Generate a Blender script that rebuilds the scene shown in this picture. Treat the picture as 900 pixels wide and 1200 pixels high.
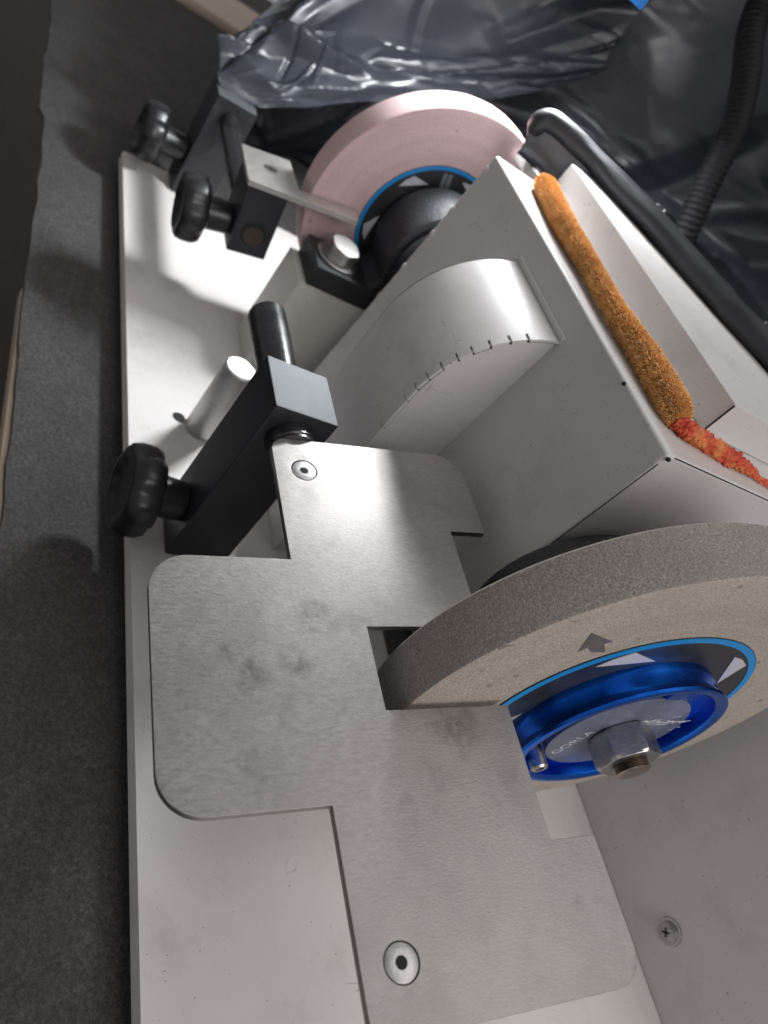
import bpy, bmesh, math, random
from mathutils import Vector, Matrix, noise
for o in list(bpy.data.objects): bpy.data.objects.remove(o)
scene = bpy.context.scene
S = 0.3                     # one modelling unit (camera height over the base plate) in metres
U = lambda x, y, z: Vector((x, y, z)) * S

# ------------------------------------------------------------------ camera
RC = [[0.20954064, 0.78828278, 0.57853521], [0.78318519, 0.218933, -0.58197018], [-0.58541752, 0.57504661, -0.57149603]]
cam = bpy.data.cameras.new('camera'); camo = bpy.data.objects.new('camera', cam); scene.collection.objects.link(camo)
m = Matrix(((RC[0][0], -RC[1][0], -RC[2][0]), (RC[0][1], -RC[1][1], -RC[2][1]), (RC[0][2], -RC[1][2], -RC[2][2])))
m = m.to_quaternion().to_matrix().to_4x4(); m.translation = U(0, 0, 1); camo.matrix_world = m
cam.sensor_fit = 'HORIZONTAL'; cam.sensor_width = 36; cam.lens = 901.6 / 900 * 36
cam.clip_start = 0.01; cam.clip_end = 50
cam.dof.use_dof = True; cam.dof.focus_distance = 0.285; cam.dof.aperture_fstop = 15
scene.camera = camo

# ------------------------------------------------------------------ light
w = bpy.data.worlds.new('World'); scene.world = w; w.use_nodes = True
bg = w.node_tree.nodes['Background']; bg.inputs[0].default_value = (0.95, 0.93, 0.95, 1); bg.inputs[1].default_value = 0.27

def area(name, loc, target, size, power, col):
    l = bpy.data.lights.new(name, 'AREA'); l.shape = 'DISK'; l.size = size; l.energy = power; l.color = col
    o = bpy.data.objects.new(name, l); scene.collection.objects.link(o)
    o.location = loc; o.rotation_euler = (Vector(target) - Vector(loc)).to_track_quat('-Z', 'Y').to_euler()
    return o
area('ceiling_panel', U(-0.3, 2.2, 6.8), U(-0.2, 0.7, 0.3), 0.9, 4.6, (1.0, 0.965, 0.95))
area('room_light', U(3.2, 1.25, 3.2), U(-0.4, 0.9, 0.3), 0.9, 10.5, (1.0, 0.965, 0.945))
LAMP = (-1.60, 0.955, 1.018)
area('lamp_bulb', U(LAMP[0], LAMP[1], LAMP[2] - 0.020), U(-1.5, 0.85, 0), 0.058, 2.6, (0.94, 0.97, 1.0))

vs = scene.view_settings; vs.view_transform = 'Standard'; vs.look = 'None'; vs.exposure = 0.14; vs.gamma = 1.0; vs.use_curve_mapping = False

# ------------------------------------------------------------------ materials
def mat(name, col, rough=0.5, metal=0.0, spec=0.5):
    M = bpy.data.materials.new(name); M.use_nodes = True
    b = M.node_tree.nodes['Principled BSDF']
    b.inputs['Base Color'].default_value = (*col, 1); b.inputs['Roughness'].default_value = rough
    b.inputs['Metallic'].default_value = metal; b.inputs['Specular IOR Level'].default_value = spec
    return M
def nd(M, t, **kw):
    n = M.node_tree.nodes.new(t)
    for k, v in kw.items(): setattr(n, k, v)
    return n
def ln(M, a, b): M.node_tree.links.new(a, b)
def bsdf(M): return M.node_tree.nodes['Principled BSDF']
def noise_tex(M, scale, detail=4, rough=0.6, stretch=None):
    tc = nd(M, 'ShaderNodeNewGeometry'); n = nd(M, 'ShaderNodeTexNoise'); n.inputs['Scale'].default_value = scale
    n.inputs['Detail'].default_value = detail; n.inputs['Roughness'].default_value = rough
    if stretch:
        mp = nd(M, 'ShaderNodeMapping'); mp.inputs['Scale'].default_value = stretch
        ln(M, tc.outputs['Position'], mp.inputs['Vector']); ln(M, mp.outputs[0], n.inputs['Vector'])
    else: ln(M, tc.outputs['Position'], n.inputs['Vector'])
    return n.outputs['Fac']
def ramp(M, fac, stops):
    r = nd(M, 'ShaderNodeValToRGB'); e = r.color_ramp.elements
    while len(e) < len(stops): e.new(0.5)
    for el, (p, c) in zip(e, stops): el.position = p; el.color = (*c, 1) if len(c) == 3 else c
    ln(M, fac, r.inputs[0]); return r.outputs[0]
def mixc(M, fac, a, b, mode='MIX'):
    x = nd(M, 'ShaderNodeMix', data_type='RGBA', blend_type=mode)
    if isinstance(fac, float): x.inputs[0].default_value = fac
    else: ln(M, fac, x.inputs[0])
    for i, v in ((6, a), (7, b)):
        if isinstance(v, tuple): x.inputs[i].default_value = (*v, 1)
        else: ln(M, v, x.inputs[i])
    return x.outputs[2]
def bump(M, h, strength, dist=0.001):
    b = nd(M, 'ShaderNodeBump'); b.inputs['Strength'].default_value = strength; b.inputs['Distance'].default_value = dist
    ln(M, h, b.inputs['Height']); ln(M, b.outputs[0], bsdf(M).inputs['Normal'])
def grey(v): return (v, v, v)

def painted(name, col, rough=0.34, dirt=0.5):
    M = mat(name, col, rough)
    big = noise_tex(M, 14, 5, 0.6); spk = noise_tex(M, 620, 2, 0.5); scr = noise_tex(M, 90, 6, 0.75, (1, 3.2, 2))
    dk = tuple(c * 0.80 for c in col)
    c1 = mixc(M, ramp(M, big, [(0.42, grey(0)), (0.75, grey(dirt))]), col, dk)
    c2 = mixc(M, ramp(M, spk, [(0.715, grey(0)), (0.74, grey(0.8))]), c1, (0.10, 0.085, 0.075))
    c3 = mixc(M, ramp(M, scr, [(0.70, grey(0)), (0.78, grey(0.35))]), c2, tuple(c * 0.55 for c in col))
    vo = nd(M, 'ShaderNodeTexVoronoi', feature='DISTANCE_TO_EDGE'); vo.inputs['Scale'].default_value = 34
    tc = nd(M, 'ShaderNodeNewGeometry'); wp = nd(M, 'ShaderNodeTexNoise'); wp.inputs['Scale'].default_value = 60
    va = nd(M, 'ShaderNodeVectorMath', operation='MULTIPLY_ADD'); va.inputs[1].default_value = (0.02, 0.02, 0.02)
    ln(M, tc.outputs['Position'], wp.inputs['Vector']); ln(M, wp.outputs['Color'], va.inputs[0]); ln(M, tc.outputs['Position'], va.inputs[2]); ln(M, va.outputs[0], vo.inputs['Vector'])
    msk = ramp(M, noise_tex(M, 38, 3, 0.5), [(0.60, grey(0)), (0.66, grey(0.55))])
    lnw = ramp(M, vo.outputs['Distance'], [(0.004, grey(1)), (0.010, grey(0))])
    c3 = mixc(M, mixc(M, 1.0, lnw, msk, 'MULTIPLY'), c3, tuple(c * 0.42 for c in col))
    sm = ramp(M, noise_tex(M, 27, 6, 0.7), [(0.54, grey(0)), (0.78, grey(0.36))])
    c3 = mixc(M, sm, c3, (0.25, 0.225, 0.20))
    ln(M, c3, bsdf(M).inputs['Base Color'])
    ln(M, ramp(M, big, [(0.3, grey(rough - 0.06)), (0.7, grey(rough + 0.12))]), bsdf(M).inputs['Roughness'])
    wv = nd(M, 'ShaderNodeMath', operation='MULTIPLY_ADD'); wv.inputs[1].default_value = 0.035
    ln(M, noise_tex(M, 420, 3, 0.6), wv.inputs[0]); ln(M, noise_tex(M, 19, 2, 0.4), wv.inputs[2]); bump(M, wv.outputs[0], 0.30, 0.0022)
    return M
WHITE = painted('white_powder_coat', (0.66, 0.635, 0.615))
HOODW = painted('white_sheet_metal', (0.59, 0.572, 0.56), 0.36)
CREAM = painted('cream_paint', (0.60, 0.58, 0.53), 0.42)

def steel(name, col, rough, scale=(1.0, 1.0, 1.0), smudge=0.5):
    M = mat(name, col, rough, 1.0)
    g = noise_tex(M, 1500, 4, 0.75, (1.0, 0.38, 0.6)); big = noise_tex(M, 30, 5, 0.62); mid = noise_tex(M, 900, 4, 0.8, (1, 0.30, 0.5))
    st = noise_tex(M, 48, 5, 0.62)
    c = mixc(M, ramp(M, big, [(0.45, grey(0)), (0.72, grey(smudge))]), col, tuple(x * 0.62 for x in col))
    c = mixc(M, ramp(M, mid, [(0.32, grey(0.5)), (0.62, grey(0))]), c, tuple(x * 0.55 for x in col))
    c = mixc(M, ramp(M, st, [(0.62, grey(0)), (0.80, grey(0.50))]), c, (0.16, 0.15, 0.145))
    ln(M, c, bsdf(M).inputs['Base Color'])
    ln(M, ramp(M, mid, [(0.3, grey(rough - 0.05)), (0.75, grey(rough + 0.10))]), bsdf(M).inputs['Roughness'])
    bump(M, g, 0.26, 0.0004)
    return M
STEEL = steel('ground_steel', (0.40, 0.382, 0.368), 0.42)
_old = bsdf(STEEL).inputs['Base Color'].links[0].from_socket
_ge = nd(STEEL, 'ShaderNodeNewGeometry'); _msk = None
for (_px, _py, _pz, _r) in ((-0.4016, 0.4612, 0.3404, 0.030), (-0.3868, 0.4116, 0.3275, 0.034), (-0.4134, 0.3892, 0.3217, 0.024), (-0.3145, 0.640, 0.3866, 0.050), (-0.46, 0.50, 0.350, 0.04)):
    _d = nd(STEEL, 'ShaderNodeVectorMath', operation='DISTANCE'); _d.inputs[1].default_value = U(_px, _py, _pz); ln(STEEL, _ge.outputs['Position'], _d.inputs[0])
    _m = nd(STEEL, 'ShaderNodeMapRange'); _m.inputs['From Min'].default_value = _r * S; _m.inputs['From Max'].default_value = 0; ln(STEEL, _d.outputs['Value'], _m.inputs['Value'])
    if _msk is None: _msk = _m.outputs[0]
    else:
        _x = nd(STEEL, 'ShaderNodeMath', operation='MAXIMUM'); ln(STEEL, _msk, _x.inputs[0]); ln(STEEL, _m.outputs[0], _x.inputs[1]); _msk = _x.outputs[0]
_n = noise_tex(STEEL, 150, 5, 0.7); _y = nd(STEEL, 'ShaderNodeMath', operation='MULTIPLY'); ln(STEEL, _msk, _y.inputs[0]); ln(STEEL, ramp(STEEL, _n, [(0.38, grey(0.15)), (0.66, grey(1))]), _y.inputs[1])
ln(STEEL, mixc(STEEL, ramp(STEEL, _y.outputs[0], [(0.08, grey(0)), (0.70, grey(0.80))]), _old, (0.17, 0.155, 0.145)), bsdf(STEEL).inputs['Base Color'])
STEEL2 = steel('bright_steel', (0.70, 0.68, 0.65), 0.42)
ALU = steel('turned_aluminium', (0.52, 0.52, 0.515), 0.42, smudge=0.4)
NUT = steel('zinc_nut', (0.46, 0.45, 0.44), 0.34)
BOLT = steel('worn_bolt', (0.40, 0.33, 0.29), 0.34)
SCREW = steel('socket_screw_steel', (0.52, 0.51, 0.50), 0.32)

def dark(name, col, rough, bscale=0, bstr=0.0, spec=0.5):
    M = mat(name, col, rough, 0, spec)
    big = noise_tex(M, 60, 5, 0.65)
    ln(M, mixc(M, ramp(M, big, [(0.4, grey(0)), (0.75, grey(0.6))]), col, tuple(c * 2.2 + 0.004 for c in col)), bsdf(M).inputs['Base Color'])
    ln(M, ramp(M, big, [(0.3, grey(rough - 0.06)), (0.7, grey(rough + 0.1))]), bsdf(M).inputs['Roughness'])
    if bscale: bump(M, noise_tex(M, bscale, 3, 0.6), bstr, 0.001)
    return M
BLACKOX = dark('black_oxide_steel', (0.012, 0.012, 0.016), 0.42)
BLACKROD = dark('black_oxide_rod', (0.010, 0.010, 0.012), 0.26)
BAKELITE = dark('black_knob_plastic', (0.009, 0.009, 0.010), 0.34)
CAST = dark('black_cast_iron', (0.016, 0.017, 0.019), 0.40, 520, 0.7)
DARKGAP = mat('dark_gap', (0.008, 0.008, 0.008), 0.8)
POSTEND = steel('worn_black_steel_end', (0.13, 0.14, 0.145), 0.60)
bsdf(POSTEND).inputs['Metallic'].default_value = 0.6

def grit(name, cols, rough, sc, axis=None):
    M = mat(name, cols[1], rough, 0, 0.25)
    g = noise_tex(M, sc, 3, 0.75); big = noise_tex(M, 22, 4, 0.6); g2 = noise_tex(M, sc * 0.35, 3, 0.7)
    c = ramp(M, g, [(0.30, cols[0]), (0.5, cols[1]), (0.68, cols[2])])
    c = mixc(M, ramp(M, big, [(0.45, grey(0)), (0.8, grey(0.4))]), c, tuple(x * 0.72 for x in cols[1]))
    c = mixc(M, ramp(M, g2, [(0.68, grey(0)), (0.74, grey(0.55))]), c, tuple(x * 0.4 for x in cols[0]))
    if axis:       # dressing rings worn into the stone round its shaft
        ge = nd(M, 'ShaderNodeNewGeometry'); vs_ = nd(M, 'ShaderNodeVectorMath', operation='SUBTRACT'); vs_.inputs[1].default_value = (0, axis[0] * S, axis[1] * S)
        vm = nd(M, 'ShaderNodeVectorMath', operation='MULTIPLY'); vm.inputs[1].default_value = (0, 1, 1)
        vl = nd(M, 'ShaderNodeVectorMath', operation='LENGTH'); n1 = nd(M, 'ShaderNodeTexNoise', noise_dimensions='2D'); n1.inputs['Scale'].default_value = 1.0; n1.inputs['Detail'].default_value = 4
        cx = nd(M, 'ShaderNodeCombineXYZ'); mu = nd(M, 'ShaderNodeMath', operation='MULTIPLY'); mu.inputs[1].default_value = 190
        ln(M, ge.outputs['Position'], vs_.inputs[0]); ln(M, vs_.outputs[0], vm.inputs[0]); ln(M, vm.outputs[0], vl.inputs[0]); ln(M, vl.outputs['Value'], mu.inputs[0])
        ln(M, mu.outputs[0], cx.inputs[0]); ln(M, noise_tex(M, 9, 2, 0.5), cx.inputs[1]); ln(M, cx.outputs[0], n1.inputs['Vector'])
        c = mixc(M, ramp(M, n1.outputs['Fac'], [(0.46, grey(0)), (0.70, grey(0.24))]), c, tuple(x * 0.68 for x in cols[1]))
        sp = noise_tex(M, 150, 2, 0.4); c = mixc(M, ramp(M, sp, [(0.72, grey(0)), (0.75, grey(0.6))]), c, tuple(x * 0.45 for x in cols[0]))
    ln(M, c, bsdf(M).inputs['Base Color']); bump(M, g, 0.55, 0.0012)
    return M
TANRIM = grit('dark_tan_abrasive', [(0.17, 0.15, 0.13), (0.28, 0.255, 0.23), (0.42, 0.385, 0.355)], 0.85, 1300)  # rim grit, darker and greyer than the wheel's face
TAN = grit('tan_abrasive', [(0.27, 0.23, 0.195), (0.40, 0.35, 0.305), (0.53, 0.48, 0.43)], 0.85, 1300, (0.932, 0.402))
PINK = grit('pink_abrasive', [(0.50, 0.35, 0.35), (0.58, 0.42, 0.42), (0.65, 0.485, 0.485)], 0.85, 1300, (0.95, 0.415))
MARK = dark('printed_mark', (0.085, 0.075, 0.075), 0.75, 900, 0.4)
LABEL = dark('label_black_print', (0.022, 0.022, 0.024), 0.36)
LABELB = mat('label_blue_print', (0.01, 0.23, 0.56), 0.4)
LABELW = mat('label_silver_print', (0.50, 0.50, 0.54), 0.4)
BLUE = mat('blue_anodised_aluminium', (0.004, 0.05, 0.42), 0.24, 1.0)
_g = noise_tex(BLUE, 120, 5, 0.7, (2, 1, 1))
ln(BLUE, mixc(BLUE, ramp(BLUE, _g, [(0.60, grey(0)), (0.72, grey(0.35))]), (0.015, 0.15, 0.72), (0.02, 0.07, 0.25)), bsdf(BLUE).inputs['Base Color'])
ln(BLUE, ramp(BLUE, _g, [(0.3, grey(0.2)), (0.7, grey(0.34))]), bsdf(BLUE).inputs['Roughness'])
DISC = dark('slate_blue_disc', (0.10, 0.11, 0.16), 0.34)
ETCH = mat('white_etching', (0.55, 0.57, 0.62), 0.5)

def plastic(name, col, rough, wr):
    M = mat(name, col, rough, 0, 0.5)
    a = noise_tex(M, 26, 5, 0.6, (1, 1, 2.2)); b = noise_tex(M, 130, 4, 0.6)
    ln(M, ramp(M, a, [(0.3, grey(rough - 0.08)), (0.7, grey(rough + 0.16))]), bsdf(M).inputs['Roughness'])
    x = nd(M, 'ShaderNodeMath', operation='MULTIPLY_ADD'); x.inputs[1].default_value = 0.25; ln(M, b, x.inputs[0]); ln(M, a, x.inputs[2])
    bump(M, x.outputs[0], wr, 0.003)
    return M
PLASTIC = plastic('black_polythene', (0.030, 0.033, 0.042), 0.30, 0.08)
FILM = plastic('thin_grey_black_film', (0.026, 0.029, 0.038), 0.30, 0.08)
RIMMAT = plastic('black_polythene_rim', (0.014, 0.015, 0.018), 0.48, 0.12)
HOSEM = mat('black_hose', (0.004, 0.004, 0.005), 0.7, 0, 0.3)

MATM = mat('grey_rubber_mat', (0.045, 0.043, 0.041), 0.88, 0, 0.2)
_a = noise_tex(MATM, 520, 5, 0.8); _b = noise_tex(MATM, 34, 5, 0.65); _c = noise_tex(MATM, 1500, 2, 0.6)
_x = ramp(MATM, _a, [(0.28, (0.036, 0.035, 0.034)), (0.5, (0.074, 0.072, 0.070)), (0.74, (0.145, 0.14, 0.136))])
_x = mixc(MATM, ramp(MATM, _b, [(0.4, grey(0)), (0.75, grey(0.5))]), _x, (0.042, 0.041, 0.040))
_x = mixc(MATM, ramp(MATM, _c, [(0.70, grey(0)), (0.75, grey(0.5))]), _x, (0.24, 0.23, 0.22))
ln(MATM, _x, bsdf(MATM).inputs['Base Color']); bump(MATM, _a, 0.7, 0.002)

def wood(name, c0, c1, sc=(1, 12, 12)):
    M = mat(name, c0, 0.55)
    g = noise_tex(M, 8, 6, 0.65, sc); ln(M, ramp(M, g, [(0.3, c0), (0.7, c1)]), bsdf(M).inputs['Base Color']); bump(M, g, 0.2, 0.002)
    return M
WOOD = wood('pale_wood', (0.46, 0.35, 0.28), (0.60, 0.49, 0.40), (12, 1, 12))
TABLEW = wood('table_wood', (0.36, 0.28, 0.21), (0.50, 0.41, 0.32))
FLOORM = wood('dark_floor_boards', (0.016, 0.010, 0.009), (0.034, 0.021, 0.017))

TOWEL = mat('orange_terry', (0.55, 0.20, 0.05), 0.95, 0, 0.1)
_a = noise_tex(TOWEL, 420, 4, 0.8); _b = noise_tex(TOWEL, 40, 4, 0.6)
_x = ramp(TOWEL, _a, [(0.3, (0.34, 0.12, 0.03)), (0.52, (0.62, 0.26, 0.07)), (0.75, (0.80, 0.42, 0.15))])
_x = mixc(TOWEL, ramp(TOWEL, _b, [(0.45, grey(0)), (0.8, grey(0.55))]), _x, (0.40, 0.20, 0.08))
ln(TOWEL, _x, bsdf(TOWEL).inputs['Base Color']); bump(TOWEL, _a, 0.9, 0.003)
PILE = mat('orange_terry_loops', (0.92, 0.46, 0.15), 0.9, 0, 0.1)
_b = noise_tex(PILE, 45, 4, 0.6)
_g = nd(PILE, 'ShaderNodeNewGeometry'); _r = ramp(PILE, _g.outputs['Random Per Island'], [(0.0, (0.70, 0.32, 0.09)), (0.5, (0.96, 0.57, 0.22)), (1.0, (0.98, 0.78, 0.46))])
ln(PILE, mixc(PILE, ramp(PILE, _b, [(0.42, grey(0)), (0.68, grey(0.5))]), _r, (0.60, 0.34, 0.14)), bsdf(PILE).inputs['Base Color'])
HEM = mat('red_orange_hem', (0.6, 0.08, 0.03), 0.6)
_b = noise_tex(HEM, 95, 4, 0.7)
ln(HEM, ramp(HEM, _b, [(0.40, (0.62, 0.21, 0.06)), (0.50, (0.60, 0.10, 0.035)), (0.66, (0.42, 0.022, 0.018))]), bsdf(HEM).inputs['Base Color']); bump(HEM, noise_tex(HEM, 300, 3, 0.7), 0.8, 0.003)
LAMPBLUE = mat('blue_lamp_plastic', (0.05, 0.25, 0.75), 0.4)
LAMPGLOW = mat('lamp_diffuser', (0.9, 0.9, 0.9), 0.5)
bsdf(LAMPGLOW).inputs['Emission Color'].default_value = (0.9, 0.95, 1, 1); bsdf(LAMPGLOW).inputs['Emission Strength'].default_value = 6
STAPLE = mat('staple_wire', (0.55, 0.55, 0.56), 0.3, 1.0)

# ------------------------------------------------------------------ builders (coordinates in modelling units)
ORIGIN = {}
def root(name, loc, label, cat, group=None):
    o = bpy.data.objects.new(name, None); scene.collection.objects.link(o); o.empty_display_size = 0.02
    o.location = U(*loc); ORIGIN[o] = U(*loc); o['label'] = label; o['category'] = cat
    if group: o['group'] = group
    return o
def build(name, bm, material, parent=None, bevel=0.0, seg=2, angle=35, label=None, mats=None, xf=None, flat=False):
    if xf is not None: bmesh.ops.transform(bm, matrix=xf, verts=bm.verts)
    bmesh.ops.remove_doubles(bm, verts=bm.verts, dist=1e-5)
    bmesh.ops.recalc_face_normals(bm, faces=bm.faces)
    if bevel:
        es = [e for e in bm.edges if len(e.link_faces) == 2 and e.calc_face_angle(0) > math.radians(angle)]
        bmesh.ops.bevel(bm, geom=es, offset=bevel, segments=seg, profile=0.5, affect='EDGES', clamp_overlap=True)
    for e in bm.edges: e.smooth = not (len(e.link_faces) == 2 and e.calc_face_angle(0) > math.radians(angle))
    for f in bm.faces: f.smooth = True
    lo = Vector((min(v.co[i] for v in bm.verts) for i in range(3))); hi = Vector((max(v.co[i] for v in bm.verts) for i in range(3)))
    c = (lo + hi) / 2; c.z = lo.z if parent is None else c.z
    for v in bm.verts: v.co = (v.co - c) * S
    me = bpy.data.meshes.new(name); bm.to_mesh(me); bm.free()
    for x in (mats or [material]): me.materials.append(x)
    o = bpy.data.objects.new(name, me); scene.collection.objects.link(o)
    if bevel or flat:
        wn_ = o.modifiers.new('weighted_normal', 'WEIGHTED_NORMAL'); wn_.keep_sharp = True; wn_.weight = 100
    ORIGIN[o] = c * S
    if parent: o.parent = parent; o.location = c * S - ORIGIN[parent]
    else: o.location = c * S
    if label: o['label'] = label
    return o
def tag(o, label, cat, group=None):
    o['label'] = label; o['category'] = cat
    if group: o['group'] = group
    return o
def B(): return bmesh.new()
def box(bm, x0, x1, y0, y1, z0, z1):
    vs = [bm.verts.new(p) for p in ((x0,y0,z0),(x1,y0,z0),(x1,y1,z0),(x0,y1,z0),(x0,y0,z1),(x1,y0,z1),(x1,y1,z1),(x0,y1,z1))]
    for f in ((3,2,1,0),(4,5,6,7),(0,1,5,4),(1,2,6,5),(2,3,7,6),(3,0,4,7)): bm.faces.new([vs[i] for i in f])
    return bm
def frame(a, b):
    d = (Vector(b) - Vector(a)).normalized(); t = Vector((0, 0, 1)) if abs(d.z) < 0.9 else Vector((1, 0, 0))
    u = d.cross(t).normalized(); return d, u, d.cross(u)
def rings(bm, rs, cap=True):
    for a, b in zip(rs, rs[1:]):
        n = len(a)
        for i in range(n): bm.faces.new((a[i], a[(i+1) % n], b[(i+1) % n], b[i]))
    if cap: bm.faces.new(rs[0][::-1]); bm.faces.new(rs[-1])
def turn(bm, a, b, prof, n=40, cap=True, rf=None):
    """lathe along a->b; prof = [(t in units along axis, radius)]"""
    d, u, w_ = frame(a, b); a = Vector(a); out = []
    for t, r in prof:
        ring = []
        for i in range(n):
            th = 2 * math.pi * i / n; k = rf(th, t) if rf else 1.0
            ring.append(bm.verts.new(a + d * t + (u * math.cos(th) + w_ * math.sin(th)) * r * k))
        out.append(ring)
    rings(bm, out, cap); return bm
def cyl(bm, a, b, r, n=40, ch=0.0):
    L = (Vector(b) - Vector(a)).length
    return turn(bm, a, b, [(0, r - ch), (ch, r), (L - ch, r), (L, r - ch)] if ch else [(0, r), (L, r)], n)
def tube(bm, pts, rad, n=16, cap=True):
    out = []; prev = None
    for i, p in enumerate(pts):
        p = Vector(p); q = Vector(pts[min(i+1, len(pts)-1)]); s_ = Vector(pts[max(i-1, 0)]); d = (q - s_).normalized()
        if prev is None:
            t = Vector((0, 0, 1)) if abs(d.z) < 0.9 else Vector((1, 0, 0)); u = d.cross(t).normalized()
        else: u = (prev - d * prev.dot(d)).normalized()
        prev = u; w_ = d.cross(u); r = rad(i) if callable(rad) else rad
        out.append([bm.verts.new(p + (u * math.cos(2*math.pi*k/n) + w_ * math.sin(2*math.pi*k/n)) * (r(k) if callable(r) else r)) for k in range(n)])
    rings(bm, out, cap); return bm
def catmull(P, n):
    P = [Vector(p) for p in P]; out = []
    for i in range(len(P) - 1):
        a, b, c, d = P[max(i-1, 0)], P[i], P[i+1], P[min(i+2, len(P)-1)]
        for k in range(n):
            t = k / n; out.append(0.5 * ((2*b) + (c - a)*t + (2*a - 5*b + 4*c - d)*t*t + (3*b - a - 3*c + d)*t**3))
    out.append(P[-1]); return out
def slab(bm, outline, holes, mapf, h0, h1):
    """flat piece with holes: outline/holes are 2D loops, mapf(u, v, h) gives the point"""
    es = []
    for loop in [outline] + holes:
        v = [bm.verts.new(mapf(x, y, h1)) for x, y in loop]
        es += [bm.edges.new((v[i], v[(i+1) % len(v)])) for i in range(len(v))]
    g = bmesh.ops.triangle_fill(bm, use_beauty=True, use_dissolve=False, edges=es)
    fs = [f for f in g['geom'] if isinstance(f, bmesh.types.BMFace)]
    r = bmesh.ops.extrude_face_region(bm, geom=fs)
    off = mapf(0, 0, h0) - mapf(0, 0, h1)
    for v in r['geom']:
        if isinstance(v, bmesh.types.BMVert): v.co += off
    return bm
def roundpoly(pts, n=8):
    out = []; N = len(pts)
    for i, (x, y, r) in enumerate(pts):
        p = Vector((x, y)); 
        if r <= 0: out.append((x, y)); continue
        a = (Vector(pts[i-1][:2]) - p).normalized(); b = (Vector(pts[(i+1) % N][:2]) - p).normalized()
        ang = a.angle(b); dd = r / math.tan(ang / 2); c = p + (a + b).normalized() * (r / math.sin(ang / 2))
        s0 = p + a * dd - c; s1 = p + b * dd - c; th = s0.angle_signed(s1)
        for k in range(n + 1):
            t = -th * k / n; v = Vector((s0.x * math.cos(t) - s0.y * math.sin(t), s0.x * math.sin(t) + s0.y * math.cos(t))) + c
            out.append((v.x, v.y))
    return out
def circle(cx, cy, r, n=28): return [(cx + r * math.cos(2*math.pi*i/n), cy + r * math.sin(2*math.pi*i/n)) for i in range(n)]
XY = lambda x, y, h: Vector((x, y, h))
def text_mesh(body, size):
    cu = bpy.data.curves.new('t', 'FONT'); cu.body = body; cu.size = size; cu.align_x = 'CENTER'; cu.extrude = 0.0
    o = bpy.data.objects.new('t', cu); scene.collection.objects.link(o)
    bpy.context.view_layer.update()
    me = bpy.data.meshes.new_from_object(o.evaluated_get(bpy.context.evaluated_depsgraph_get()))
    bm = bmesh.new(); bm.from_mesh(me); bpy.data.objects.remove(o); bpy.data.curves.remove(cu); bpy.data.meshes.remove(me)
    return bm
def merge(dst, src, xf):
    src.verts.ensure_lookup_table(); mp = {v: dst.verts.new(xf @ v.co) for v in src.verts}
    for f in src.faces:
        try: dst.faces.new([mp[v] for v in f.verts])
        except ValueError: pass
    src.free()
def hexnut(bm, a, b, R, ch=0.12):
    """hexagonal prism with chamfered ends along a->b"""
    L = (Vector(b) - Vector(a)).length; n = 36
    def rf(th, t): 
        k = (th + math.pi/6) % (math.pi/3) - math.pi/6
        return math.cos(math.pi/6) / math.cos(k)
    d, u, w_ = frame(a, b); out = []
    for t, m_ in ((0, 0.90), (L * ch, 1.0), (L * (1 - ch), 1.0), (L, 0.90)):
        ring = []
        for i in range(n):
            th = 2*math.pi*i/n; r = R * rf(th, t); r = min(r, R * m_) if m_ < 1 else r
            ring.append(bm.verts.new(Vector(a) + d*t + (u*math.cos(th) + w_*math.sin(th))*r))
        out.append(ring)
    rings(bm, out); return bm
rng = random.Random(4)

# ================================================================== the setting
bm = B(); box(bm, -16, 10, -10, 14, -2.9, -2.8)
o = build('floor', bm, FLOORM); o['kind'] = 'structure'

ZM = -0.06
# table under the mat
bm = B(); slab(bm, [(-3.75, 0.33), (-1.75, 0.31), (-1.45, 0.222), (1.2, 0.190), (1.2, 4.2), (-3.75, 4.2)], [], XY, -0.105, ZM - 0.012)
tag(build('work_table', bm, TABLEW, bevel=0.008), 'pale wooden table top showing along the edge of the grey mat', 'table')
# mat with a wavy front edge
edge = []
for i in range(121):
    x = -3.62 + i * (4.7 / 120)
    edge.append((x, 0.228 + 0.010 * noise.noise((x * 3.1, 0.3, 0)) + 0.006 * noise.noise((x * 11, 5, 0)) - (0.012 if x < -2.2 else 0)))
bm = B(); slab(bm, edge + [(1.08, 3.9), (-3.62, 3.9)], [], XY, ZM - 0.012, ZM)
tag(build('bench_mat', bm, MATM, bevel=0.003), 'dark grey speckled mat lying under the grinder', 'mat')
bm = B(); box(bm, -4.02, -3.64, 0.3, 2.6, ZM - 0.011, ZM + 0.03)
tag(build('wooden_board', bm, WOOD, bevel=0.01), 'pale wooden board lying across the far end of the mat', 'board')

# ================================================================== the grinder
G = root('bench_grinder', (-0.9, 0.95, ZM), 'white double-ended bench grinder with a tan and a pink wheel', 'grinder')
outl = roundpoly([(-2.075, 0.413, 0.012), (0.45, 0.413, 0.012), (0.45, 1.75, 0.012), (-2.075, 1.75, 0.012)], 4)
bm = B(); slab(bm, outl, [circle(-1.128, 0.517, 0.0135, 24)], XY, -0.028, 0.0)
base = build('base_plate', bm, WHITE, G, bevel=0.003)
bm = B(); cyl(bm, (-1.128, 0.517, -0.027), (-1.128, 0.517, -0.004), 0.0134); build('hole_shade', bm, DARKGAP, base)  # near-black disc standing in for the shade inside the hole
for x in (-1.95, 0.3):
    for y in (0.56, 1.6):
        bm = B(); cyl(bm, (x, y, ZM), (x, y, -0.0285), 0.06, 32, 0.004); build('foot', bm, CAST, G)
bm = B(); cyl(bm, (-1.112, 0.560, 0.0005), (-1.110, 0.5585, 0.180), 0.0315, 48, 0.0035); build('locating_pin', bm, ALU, G, label='bare aluminium pin standing on the base plate')

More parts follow.
